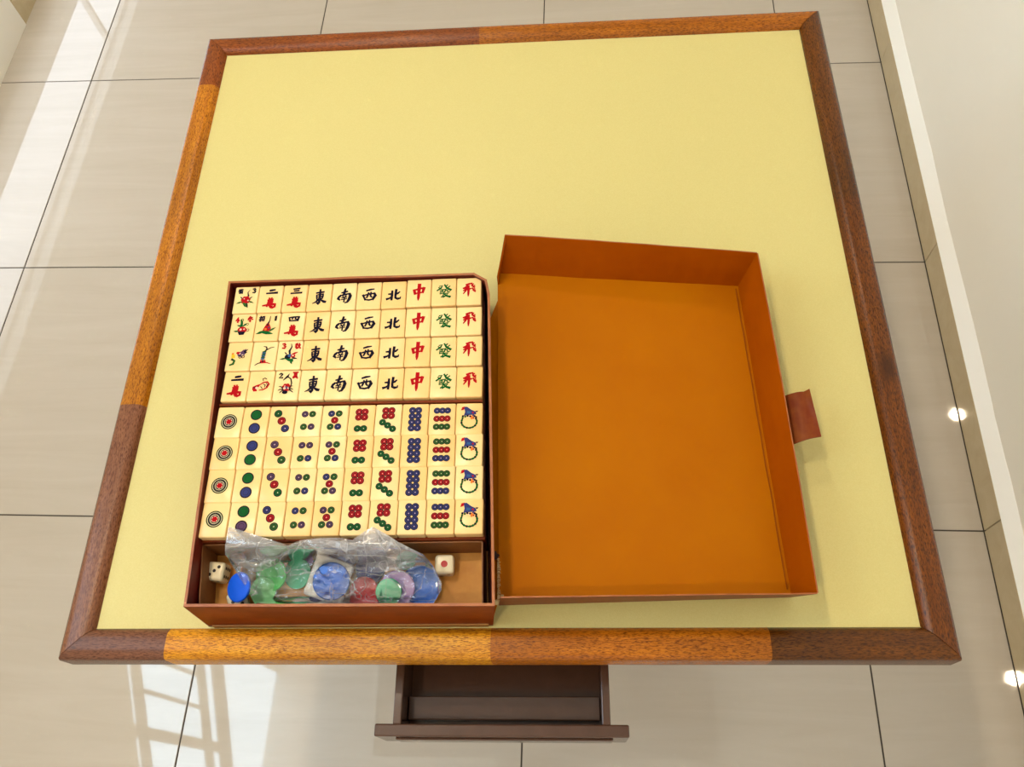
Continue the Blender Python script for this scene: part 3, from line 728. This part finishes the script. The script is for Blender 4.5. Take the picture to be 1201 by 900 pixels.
        m.disc(2, 2.6, 4.2, 'P', 12, 3.4); m.disc(.4, 3.6, 1.2, 'W', 8); m.disc(3.8, 1.4, 1.1, 'W', 8); m.disc(-1.4, 4.2, 2.2, 'R', 10, 1.6); m.ring(1.4, -.6, 1.1, 2.0, 'D', 10); m.ring(4.6, -.4, 1.1, 2.0, 'D', 10)
        m.poly([(-8.4, 3.4), (-4.6, 2.2), (-3.8, -1.6), (-7.8, -2.2)], 'Y'); m.disc(-7, 3.4, 1.2, 'O', 8)
        m.stroke([(-7.2, -3.4), (-4.0, -5.4), (-5.0, -9.2), (-8.4, -10.4)], [2.0, 2.2, 2.2, 1.4], 'L'); m.disc(-6.4, -4, 1.2, 'D', 8)
    elif kind == 'centipede':
        m.stroke([(-1.8, 11.5), (1.2, 10.8), (2, 8), (0, 4.8)], [.6, 1.2, 1.5, 1.8], 'D'); m.stroke([(9.4, 10.4), (5.6, 9.6), (2.4, 7.4)], [.6, .9, 1.0], 'D')
        for k in range(6): m.disc(-.4-.12*k, 4.8-1.7*k, 2.3, 'G' if k % 2 == 0 else 'S', 10, 1.2); m.stroke([(-3.2-.1*k, 4.6-1.7*k), (2.2-.1*k, 4.6-1.7*k)], .35, 'D')
        m.poly([(-3.4, -5.2), (2.2, -5.2), (3.2, -9), (-3.6, -9.2)], 'R'); m.disc(-.4, -6.6, 1.2, 'D', 8)
        m.stroke([(-2.4, -8.4), (-5.4, -9.2), (-8.4, -11.4)], [1.2, .9, .7], 'D'); m.stroke([(2, -8.2), (4.6, -8.6), (8.2, -9.8)], [1.0, .9, .5], 'R')
    elif kind == 'cat':
        m.poly([(-8.6, -1.2), (-5.4, .4), (-2, 1.6), (-1.2, -.4), (-4, -4), (-3, -6.4), (-7, -6.8), (-8.6, -4.2)], 'R'); m.disc(-4, -2.6, 1.5, 'W', 10)
        m.stroke([(-2, .4), (2.4, 3.6), (6.6, 4.2), (8.6, 1.6), (6.8, -2.4), (3, -4.8), (-1, -5.4)], [1.0, 1.2, 1.5, 1.5, 1.4, 1.2, .8], 'R'); m.stroke([(2, 5.8), (1.2, 7.8), (3.4, 8.8), (5.6, 7.6)], [.7, .9, .9, .6], 'D')
        m.stroke([(2.6, 1.6), (4.8, .6), (4.2, -2)], [.7, 1.0, .6], 'D'); m.stroke([(5.6, 2.6), (7.2, 1), (6, -1.4)], .8, 'D'); m.disc(-6.6, -2.2, 1.0, 'D', 8); m.stroke([(0, -1), (2, -3.4)], .9, 'D')
    return m.mesh('engraved_picture')
def m_dots(n, cols):
    m = Mark()
    if n == 1:
        m.disc(0, .6, 8.5, 'D', 28); m.disc(0, .6, 7.9, 'L', 28)
        m.ring(0, .6, 6.8, 7.2, 'W', 26); m.ring(0, .6, 5.0, 6.4, 'D', 26); m.ring(0, .6, 4.4, 4.8, 'W', 24); m.disc(0, .6, 3.9, 'D', 18); m.disc(0, .6, 3.3, 'W', 18)
        for k in range(6): m.disc(1.9*cos(k*pi/3), .6+1.9*sin(k*pi/3), 1.25, 'R', 10)
        m.disc(0, .6, 1.4, 'R', 10)
        return m.mesh('engraved_circles')
    if n == 2: P_ = [(0, 8.0, 5.2), (0, -7.0, 5.2)]
    if n == 3: P_ = [(-4.6, 9, 3.7), (0, .8, 3.8), (4.6, -7.8, 3.7)]
    if n == 4: P_ = [(-3.9, 7.8, 3.1), (3.9, 7.8, 3.1), (-3.9, -6.4, 3.1), (3.9, -6.4, 3.1)]
    if n == 5: P_ = [(-3.9, 8, 3.1), (3.9, 8, 3.1), (0, .6, 3.3), (-3.9, -6.6, 3.1), (3.9, -6.6, 3.1)]
    if n == 6: P_ = [(-3, 9.4, 3.3), (3, 9.4, 3.3), (-3, 3.4, 3.3), (3, 3.4, 3.3), (-3.2, -9.2, 3.2), (3.2, -9.2, 3.2)]
    if n == 7: P_ = [(-3, 10.4, 3.3), (3, 10.4, 3.3), (-3, 4.4, 3.3), (3, 4.4, 3.3), (-5.4, -2.8, 3.1), (0, -6.2, 3.1), (5.4, -10.2, 3.1)]
    if n == 8: P_ = [(x, y, 3.2) for y in (10.2, 3.6, -3, -9.6) for x in (-3.1, 3.1)]
    if n == 9: P_ = [(x, y, 3.0) for y in (9.4, .4, -8.6) for x in (-5.4, 0, 5.4)]
    for (x, y, r), c in zip(P_, cols): m.dot(x, y, r*1.1, c)
    if n == 2:
        for (x, y, r), c in zip(P_, cols): m.disc(x, y, r*.86, c, 20); m.ring(x, y, r*.5, r*.56, 'D', 16)
    return m.mesh('engraved_circles')
def m_hat():
    m = Mark()
    m.poly([(-8.6, 9.2), (-7.6, 12.8), (-4.6, 13.6), (-2.4, 11.8), (-5, 10.6), (-6.6, 9.6)], 'R')
    m.poly([(-5.4, 12.8), (-2.6, 13.4), (2, 9.8), (6.6, 7.6), (7.2, 4.6), (-5.6, 3.2), (-4.4, 7.4)], 'B')
    m.poly([(-2.4, 8.6), (1.4, 8.0), (1, 5.6), (-2.6, 5.8)], 'S'); m.disc(3.6, 6.6, 1.0, 'R', 8)
    m.poly([(6, 8.6), (9.2, 8.4), (7.4, 6.6)], 'K')
    for x, y, c in ((-6.4, 2.8, 'K'), (-4, 2.2, 'L'), (-1.6, 3.0, 'K'), (.6, 2.0, 'W'), (5.4, 2.6, 'K'), (7, 1.6, 'D'), (-6.6, .8, 'L'), (4.2, 3.6, 'P')): m.disc(x, y, 1.2, c, 8)
    m.disc(2.6, 1.2, 1.4, 'O', 8, 2.4); m.disc(1.0, 2.4, 1.1, 'K', 8); m.disc(4.4, .6, .9, 'R', 8)
    for k in range(22):
        a = pi*.86 + k/21*pi*1.3
        x, y = .2+7.8*cos(a), -3.6+6.8*sin(a)
        m.disc(x, y, 1.25 if k % 2 else .95, 'G' if k % 3 else 'D', 8)
    return m.mesh('engraved_picture')

b = MB(); b.box((-TW/2, -TLN/2, -THK), (TW/2, TLN/2, 0))
tile_me = bevel_mesh(b.mesh('tile_body', IVORY), .0014, 3); shade(tile_me, 60)

WIND = [m_glyph('east', 'K', 15, 19.6, .84), m_glyph('south', 'K', 15.5, 18.5, .92), m_glyph('west', 'K', 15, 16.5), m_glyph('north', 'K', 15.5, 14.5, 1.15, -.6),
        m_glyph('middle', 'R', 14, 20.5, .95, .6), m_glyph('fortune', 'G', 16, 17, 1.0, 1.0), m_glyph('fly', 'R', 14.5, 17.5, 1.0, 2.0)]
WIND_N = ['black east wind', 'black south wind', 'black west wind', 'black north wind', 'red centre', 'green fortune', 'red flying']
wan = {k: m_wan(k) for k in ('two', 'three', 'four')}
FL = {k: flower(k) for k in ('mum', 'plum', 'winter', 'autumn', 'summer', 'rooster', 'centipede', 'cat')}
TOPLEFT = [[(FL['mum'], 'ivory mahjong tile with red chrysanthemum picture and black numeral 3'), (wan['two'], 'ivory mahjong tile reading two over red character, between chrysanthemum and three'), (wan['three'], 'ivory mahjong tile with black three strokes over red character')],
           [(FL['winter'], 'ivory mahjong tile with red flower pot and red numeral 4'), (FL['plum'], 'ivory mahjong tile with red blossom, green leaves and numeral 1'), (wan['four'], 'ivory mahjong tile with black four over red character')],
           [(FL['rooster'], 'ivory mahjong tile with dark rooster and yellow patch picture'), (FL['centipede'], 'ivory mahjong tile with green centipede picture'), (FL['autumn'], 'ivory mahjong tile with dark flower and red numeral 3')],
           [(wan['two'], 'ivory mahjong tile reading two over red character, beside red cat tile'), (FL['cat'], 'ivory mahjong tile with red cat picture'), (FL['summer'], 'ivory mahjong tile with red flower, arched stem and numeral 2')]]
ROWN = ['in the chrysanthemum tile row', 'in the blossom tile row', 'in the centipede tile row', 'in the red cat tile row',
        'in dot row touching character tiles', 'in second dot row from character tiles', 'in second dot row from chip compartment', 'in dot row beside chip compartment']
HAT = m_hat()
R6 = 'RRRRGG'; R7 = 'RRRRGGG'; R8 = 'BBBBBBBB'
DOTS = [
 {1: 'G', 2: 'GB', 3: 'GRB', 4: 'PLLP', 5: 'BLRLB', 6: R6, 7: R7, 8: R8, 9: 'BBBRRRLLL'},
 {1: 'G', 2: 'BG', 3: 'PRL', 4: 'PPLB', 5: 'PLRLB', 6: R6, 7: R7, 8: R8, 9: 'LLLRRRBBB'},
 {1: 'G', 2: 'GB', 3: 'PRG', 4: 'PLLB', 5: 'BLRLP', 6: R6, 7: R7, 8: R8, 9: 'LLLRRRBBB'},
 {1: 'G', 2: 'GP', 3: 'BRL', 4: 'BLLP', 5: 'PLRLP', 6: R6, 7: R7, 8: R8, 9: 'BBBRRRLLL'}]
NUM = {1: 'one large circle', 2: 'two circles', 3: 'three diagonal circles', 4: 'four circles', 5: 'five circles', 6: 'six circles', 7: 'seven circles', 8: 'eight blue circles', 9: 'nine circles'}
dot_cache = {}
def dots(n, cols):
    if (n, cols) not in dot_cache: dot_cache[(n, cols)] = m_dots(n, cols)
    return dot_cache[(n, cols)]
def quad(a, b_, c_, d_): return [at(*q, ZT) for q in (a, b_, c_, d_)]
UQ = quad((276, 336.5), (564.5, 325.5), (258.5, 471.5), (566.5, 466))
DQ = quad((256, 478), (566, 473), (232, 630.5), (567, 625.5))
rnd = random.Random(11)
for r in range(8):
    Q = UQ if r < 4 else DQ; v = ((r % 4) + .5)/4
    A = Q[0].lerp(Q[2], v); B = Q[1].lerp(Q[3], v); ang = math.atan2((B-A).y, (B-A).x)
    for c in range(10):
        p = A.lerp(B, (c+.5)/10)
        if r < 4: me, lab = TOPLEFT[r][c] if c < 3 else (WIND[c-3], 'ivory mahjong tile with %s character %s' % (WIND_N[c-3], ROWN[r]))
        elif c < 9: me, lab = dots(c+1, DOTS[r-4][c+1]), 'ivory tile with %s %s' % (NUM[c+1], ROWN[r])
        else: me, lab = HAT, 'ivory tile with blue hat and green beads %s' % ROWN[r]
        o = link('mahjong_tile', tile_me)
        dy = .0010 if (r == 0 and c >= 7) else 0
        dz = rnd.uniform(-.0003, .0001) + (.0004 if (r == 0 and c == 8) else 0)
        o.location = (p.x, p.y + dy, ZT + dz); o.rotation_euler = (0, 0, ang + rnd.uniform(-.004, .004))
        tag(o, lab, 'mahjong tile', 'mahjong tiles packed in the open case')
        k = link(me.name.split('.')[0], me, o)

# ------------------------------------------------------------------ dice
DIE_M = mat('cream_die', (238, 224, 190), .25)
S_ = .0186
b = MB(); b.box((-S_/2, -S_/2, -S_/2), (S_/2, S_/2, S_/2)); die_me = bevel_mesh(b.mesh('die_body', DIE_M), .0034, 4); shade(die_me, 60)
def pips(faces):
    m = MB(); e = S_/2 + .00006
    lay = {1: [(0, 0)], 2: [(-1, -1), (1, 1)], 3: [(-1, -1), (0, 0), (1, 1)], 4: [(-1, -1), (1, 1), (-1, 1), (1, -1)],
           5: [(-1, -1), (1, 1), (-1, 1), (1, -1), (0, 0)], 6: [(-1, -1), (-1, 0), (-1, 1), (1, -1), (1, 0), (1, 1)]}
    ax = {'top': ((1,0,0),(0,1,0),(0,0,1)), 'front': ((1,0,0),(0,0,1),(0,-1,0)), 'right': ((0,1,0),(0,0,1),(1,0,0)), 'left': ((0,-1,0),(0,0,1),(-1,0,0)), 'back': ((-1,0,0),(0,0,1),(0,1,0)), 'bottom': ((1,0,0),(0,-1,0),(0,0,-1))}
    for fc, n in faces.items():
        u, v, w = (Vector(q) for q in ax[fc]); r_ = .0033 if n == 1 else .0017
        for a, c_ in lay[n]:
            ctr = u*a*.0040 + v*c_*.0040 + w*e
            m.add([ctr + u*r_*cos(2*pi*k/14) + v*r_*sin(2*pi*k/14) for k in range(14)], [tuple(range(14))], 1 if n in (1, 4) else 0)
    return m
PIP_K = mat('pip_black', (26, 22, 22), .4); PIP_R = mat('pip_red', (176, 14, 18), .4)
def die(loc, rot, faces, label):
    o = tag(link('die', die_me, None, loc), label, 'die', 'dice in the chip compartment'); o.rotation_euler = rot
    pips(faces).build('pips', [PIP_K, PIP_R], o, fix=False)
ctr = at(254.5, 671, ZCF + S_*.75); die((ctr.x, ctr.y, ZCF + S_*.56), (radians(2), radians(-3), radians(-4)), {'top': 3, 'front': 2, 'right': 6, 'left': 1, 'back': 5, 'bottom': 4}, 'cream die showing three black pips beside the compartment side wall')
ctr = at(276, 709, ZCF + S_); die((ctr.x, .1755, ZCF + S_*.60), (radians(10), radians(8), radians(24)), {'top': 6, 'front': 4, 'right': 5, 'left': 2, 'back': 3, 'bottom': 1}, 'white die with black pips half hidden under the blue chip')
ctr = at(520.5, 661, ZCF + S_); die((ctr.x, ctr.y, ZCF + S_*.52), (radians(4), radians(3), radians(3)), {'top': 1, 'front': 2, 'right': 3, 'left': 4, 'back': 5, 'bottom': 6}, 'white die showing one large red pip')

# ------------------------------------------------------------------ plastic chips
def chip_mat(name, rgb): return mat(name, rgb, .3, spec=.5, noise_amt=.05, noise_scale=(50, 50, 50))
CH = dict(blue=chip_mat('chip_blue', (14, 102, 204)), deep=chip_mat('chip_deep_blue', (0, 84, 216)), pale=chip_mat('chip_pale_green', (134, 226, 150)), green=chip_mat('chip_green', (60, 210, 90)),
          teal=chip_mat('chip_teal', (60, 190, 140)), lilac=chip_mat('chip_lilac', (176, 140, 208)), red=chip_mat('chip_red', (196, 30, 40)), navy=chip_mat('chip_navy', (30, 46, 130)), white=chip_mat('chip_white', (240, 236, 228)), grey=chip_mat('chip_grey', (150, 140, 170)))
chip_cache = {}
def chip(px, py, z, r, col, label, tx=0, ty=0, h=.0032, name='game_chip'):
    key = (round(r, 4), col, h)
    if key not in chip_cache:
        b = MB(); b.lathe([(r*.55, -h/2), (r*.93, -h/2), (r, -h*.3), (r, h*.3), (r*.95, h/2), (r*.5, h/2)], 32)
        chip_cache[key] = shade(b.mesh('chip_disc', CH[col]), 35)
    p = at(px, py, z)
    o = tag(link(name, chip_cache[key], None, p), label, 'game chip', 'plastic game chips in the clear bag'); o.rotation_euler = (radians(tx), radians(ty), 0)
    return o
chip(280.5, 689, .7760, .0142, 'deep', 'deep blue chip lying outside the clear bag next to a die', 8, -24)
chip(318, 674, .7585, .0165, 'green', 'bright green chip standing in the clear bag', 18, -12)
chip(309, 692, .7560, .0125, 'pale', 'pale green chip near the front wall inside the bag', 25, 10)
chip(349, 673, .7520, .0150, 'teal', 'teal chip leaning beside the white square counter', 12, -16)
chip(357, 652, .7500, .0120, 'lilac', 'lilac chip under the bag beside the divider', 4, -6)
chip(407, 650, .7500, .0130, 'grey', 'greyish chip behind the white square counter', 5, 8)
chip(388.5, 682, .7752, .0178, 'blue', 'large blue chip lying on the white square counter', 14, 3)
chip(434, 668, .7520, .0145, 'navy', 'navy chip between the large blue chips', -6, 10)
chip(427, 695, .7540, .0150, 'red', 'red chip beside the lilac and teal pair', 18, -6)
chip(466, 690, .7640, .0168, 'lilac', 'lilac chip under a small teal chip', 16, 2)
chip(456, 694.5, .7710, .0126, 'teal', 'small teal chip lying on a lilac chip', 16, 2)
chip(492, 687, .7575, .0190, 'blue', 'large blue chip next to the lilac chip', 12, 6)
chip(476, 657, .7490, .0100, 'teal', 'teal chip at the divider behind the lilac chip', 4, 0)
chip(372, 707, .7500, .0090, 'navy', 'small navy chip against the front wall', 20, 0)
# white square counter below the blue chip
b = MB(); b.box((-.0195, -.0205, -.004), (.0195, .0205, .004)); me = bevel_mesh(b.mesh('square_counter', CH['white']), .003, 3); shade(me, 50)
p = at(386, 680, .7665); o = tag(link('square_counter', me, None, p), 'white square plastic counter under a large blue chip', 'counter'); o.rotation_euler = (radians(14), radians(3), radians(-17))

# ------------------------------------------------------------------ clear plastic bag around the chips
def film(name, lo, hi):
    m = bpy.data.materials.new(name); m.use_nodes = True
    nt = m.node_tree; nt.nodes.clear()
    out = nt.nodes.new('ShaderNodeOutputMaterial')
    tr_ = nt.nodes.new('ShaderNodeBsdfTransparent'); tr_.inputs[0].default_value = (.97, .97, .98, 1)
    gl = nt.nodes.new('ShaderNodeBsdfGlossy'); gl.inputs['Roughness'].default_value = .12; gl.inputs[0].default_value = (1, 1, 1, 1)
    df = nt.nodes.new('ShaderNodeBsdfDiffuse'); df.inputs[0].default_value = (.93, .93, .97, 1)
    tl = nt.nodes.new('ShaderNodeBsdfTranslucent'); tl.inputs[0].default_value = (.86, .86, .90, 1)
    ms = nt.nodes.new('ShaderNodeMixShader'); nt.links.new(df.outputs[0], ms.inputs[1]); nt.links.new(tl.outputs[0], ms.inputs[2])
    ma = nt.nodes.new('ShaderNodeMixShader')
    tc = nt.nodes.new('ShaderNodeTexCoord')
    mp = nt.nodes.new('ShaderNodeMapping'); mp.inputs['Rotation'].default_value = (0, 0, .5); mp.inputs['Scale'].default_value = (22, 60, 30)
    nz = nt.nodes.new('ShaderNodeTexNoise'); nz.inputs['Scale'].default_value = 1; nz.inputs['Detail'].default_value = 1.5
    mr = nt.nodes.new('ShaderNodeMapRange'); mr.inputs[1].default_value = .35; mr.inputs[2].default_value = .7; mr.inputs[3].default_value = lo; mr.inputs[4].default_value = hi
    nt.links.new(tc.outputs['Object'], mp.inputs[0]); nt.links.new(mp.outputs[0], nz.inputs['Vector']); nt.links.new(nz.outputs['Fac'], mr.inputs[0])
    # white crease lines pressed into the film
    acc = mr.outputs[0]
    for rot, scl, wd, amt in ((.5, (14, 60, 30), .012, .30), (-.7, (60, 16, 30), .012, .26), (1.2, (30, 90, 60), .010, .18)):
        m2 = nt.nodes.new('ShaderNodeMapping'); m2.inputs['Rotation'].default_value = (0, 0, rot); m2.inputs['Scale'].default_value = scl
        n2 = nt.nodes.new('ShaderNodeTexNoise'); n2.inputs['Scale'].default_value = 1; n2.inputs['Detail'].default_value = 0
        nt.links.new(tc.outputs['Object'], m2.inputs[0]); nt.links.new(m2.outputs[0], n2.inputs['Vector'])
        sb = nt.nodes.new('ShaderNodeMath'); sb.operation = 'SUBTRACT'; sb.inputs[1].default_value = .5; nt.links.new(n2.outputs['Fac'], sb.inputs[0])
        ab = nt.nodes.new('ShaderNodeMath'); ab.operation = 'ABSOLUTE'; nt.links.new(sb.outputs[0], ab.inputs[0])
        mv = nt.nodes.new('ShaderNodeMapRange'); mv.inputs[1].default_value = 0; mv.inputs[2].default_value = wd; mv.inputs[3].default_value = amt; mv.inputs[4].default_value = 0
        nt.links.new(ab.outputs[0], mv.inputs[0])
        sm = nt.nodes.new('ShaderNodeMath'); sm.operation = 'ADD'; nt.links.new(acc, sm.inputs[0]); nt.links.new(mv.outputs[0], sm.inputs[1]); acc = sm.outputs[0]
    nt.links.new(sm.outputs[0], ma.inputs[0])
    nt.links.new(tr_.outputs[0], ma.inputs[1]); nt.links.new(ms.outputs[0], ma.inputs[2])
    fr_ = nt.nodes.new('ShaderNodeFresnel'); fr_.inputs[0].default_value = 1.55
    mb = nt.nodes.new('ShaderNodeMixShader'); nt.links.new(fr_.outputs[0], mb.inputs[0]); nt.links.new(ma.outputs[0], mb.inputs[1]); nt.links.new(gl.outputs[0], mb.inputs[2])
    nt.links.new(mb.outputs[0], out.inputs[0])
    return m
FILM = film('clear_film', .03, .15); FILM2 = film('folded_film', .14, .36)
BACK = [(264, 640), (268, 618), (285, 623), (310, 631), (338, 640), (352, 634), (375, 631), (400, 631), (413, 634), (425, 625), (437, 618), (455, 628), (467, 636), (497, 651), (508, 664), (518, 686)]
FRONT = [(264, 650), (275, 668), (289, 690), (299, 709), (350, 710), (450, 710), (508, 709), (518, 692)]
def curve(c, x):
    for (xa, ya), (xb, yb) in zip(c, c[1:]):
        if xa <= x <= xb: return ya + (yb-ya)*(x-xa)/(xb-xa)
    return c[-1][1]
def ridge(x, y, s, seed):
    return 1 - abs(noise.noise((x*s, y*s, seed)))*2
FLAP = [(264, 652), (282, 664), (300, 672), (322, 664), (338, 652), (352, 644), (375, 646), (398, 656), (418, 668), (440, 672), (470, 668), (497, 664), (508, 670), (518, 689)]
def smooth(t): t = min(1, max(0, t)); return t*t*(3-2*t)
BR = Vector((-.225, .195, ZCF))
def film_sheet(NU, NV, front_c, back_c, lift, pouch, seed):
    """crumpled film between two outline curves; pouch adds the lower layer"""
    b = MB(); gv = []
    for lay in ((0, 1) if pouch else (1,)):
        for j in range(NV+1):
            for i in range(NU+1):
                x = 264 + (518-264)*i/NU; v = j/NV
                yf_, yb_ = curve(front_c, x), curve(back_c, x); y = yf_ + (yb_-yf_)*v
                edge = smooth(min(i, NU-i)/12)*smooth(min(j, NV-j)/6)
                over = smooth((668-y)/32)
                front = smooth((y-686)/26)
                zt = (.7815 + .0205*over)*(1-front) + .7715*front
                X, Y = x*.8, y*.8
                cr = .0048*(ridge(X*.5+Y*.9, Y*.55-X*.25, .045, 1+seed)-.55) + .0030*(ridge(X*.8-Y*.5, Y*.7+X*.3, .10, 5+seed)-.5) + .0016*(ridge(X, Y, .23, 8+seed)-.5)
                if lay: z = zt + lift*edge + cr*(.3+.7*edge)*(1-.5*over)
                else: z = zt + ((.7475 + .0515*smooth((662-y)/22)) - zt)*edge
                if y < 640: z = max(z, .7985 if lay == 0 else .7992)
                gv.append(at(x, y, z))
    N1 = (NU+1)*(NV+1); gf = []
    for lay in range(2 if pouch else 1):
        for j in range(NV):
            for i in range(NU):
                a = lay*N1 + j*(NU+1)+i; q4 = (a, a+1, a+NU+2, a+NU+1); gf.append(q4[::-1] if (pouch and lay == 0) else q4)
    b.add([q-BR for q in gv], gf)
    return b
bag = film_sheet(150, 46, FRONT, BACK, 0, True, 0).build('plastic_bag', [FILM], None, smooth=True, fix=False, loc=BR)
tag(bag, 'crumpled clear plastic bag holding coloured game chips', 'plastic bag')
film_sheet(150, 30, FLAP, BACK, .0016, False, 17).build('folded_mouth', [FILM2], bag, smooth=True, fix=False)
film_sheet(130, 22, [(x, y-6) for x, y in FLAP], BACK, .0032, False, 31).build('folded_mouth', [FILM2], bag, smooth=True, fix=False)
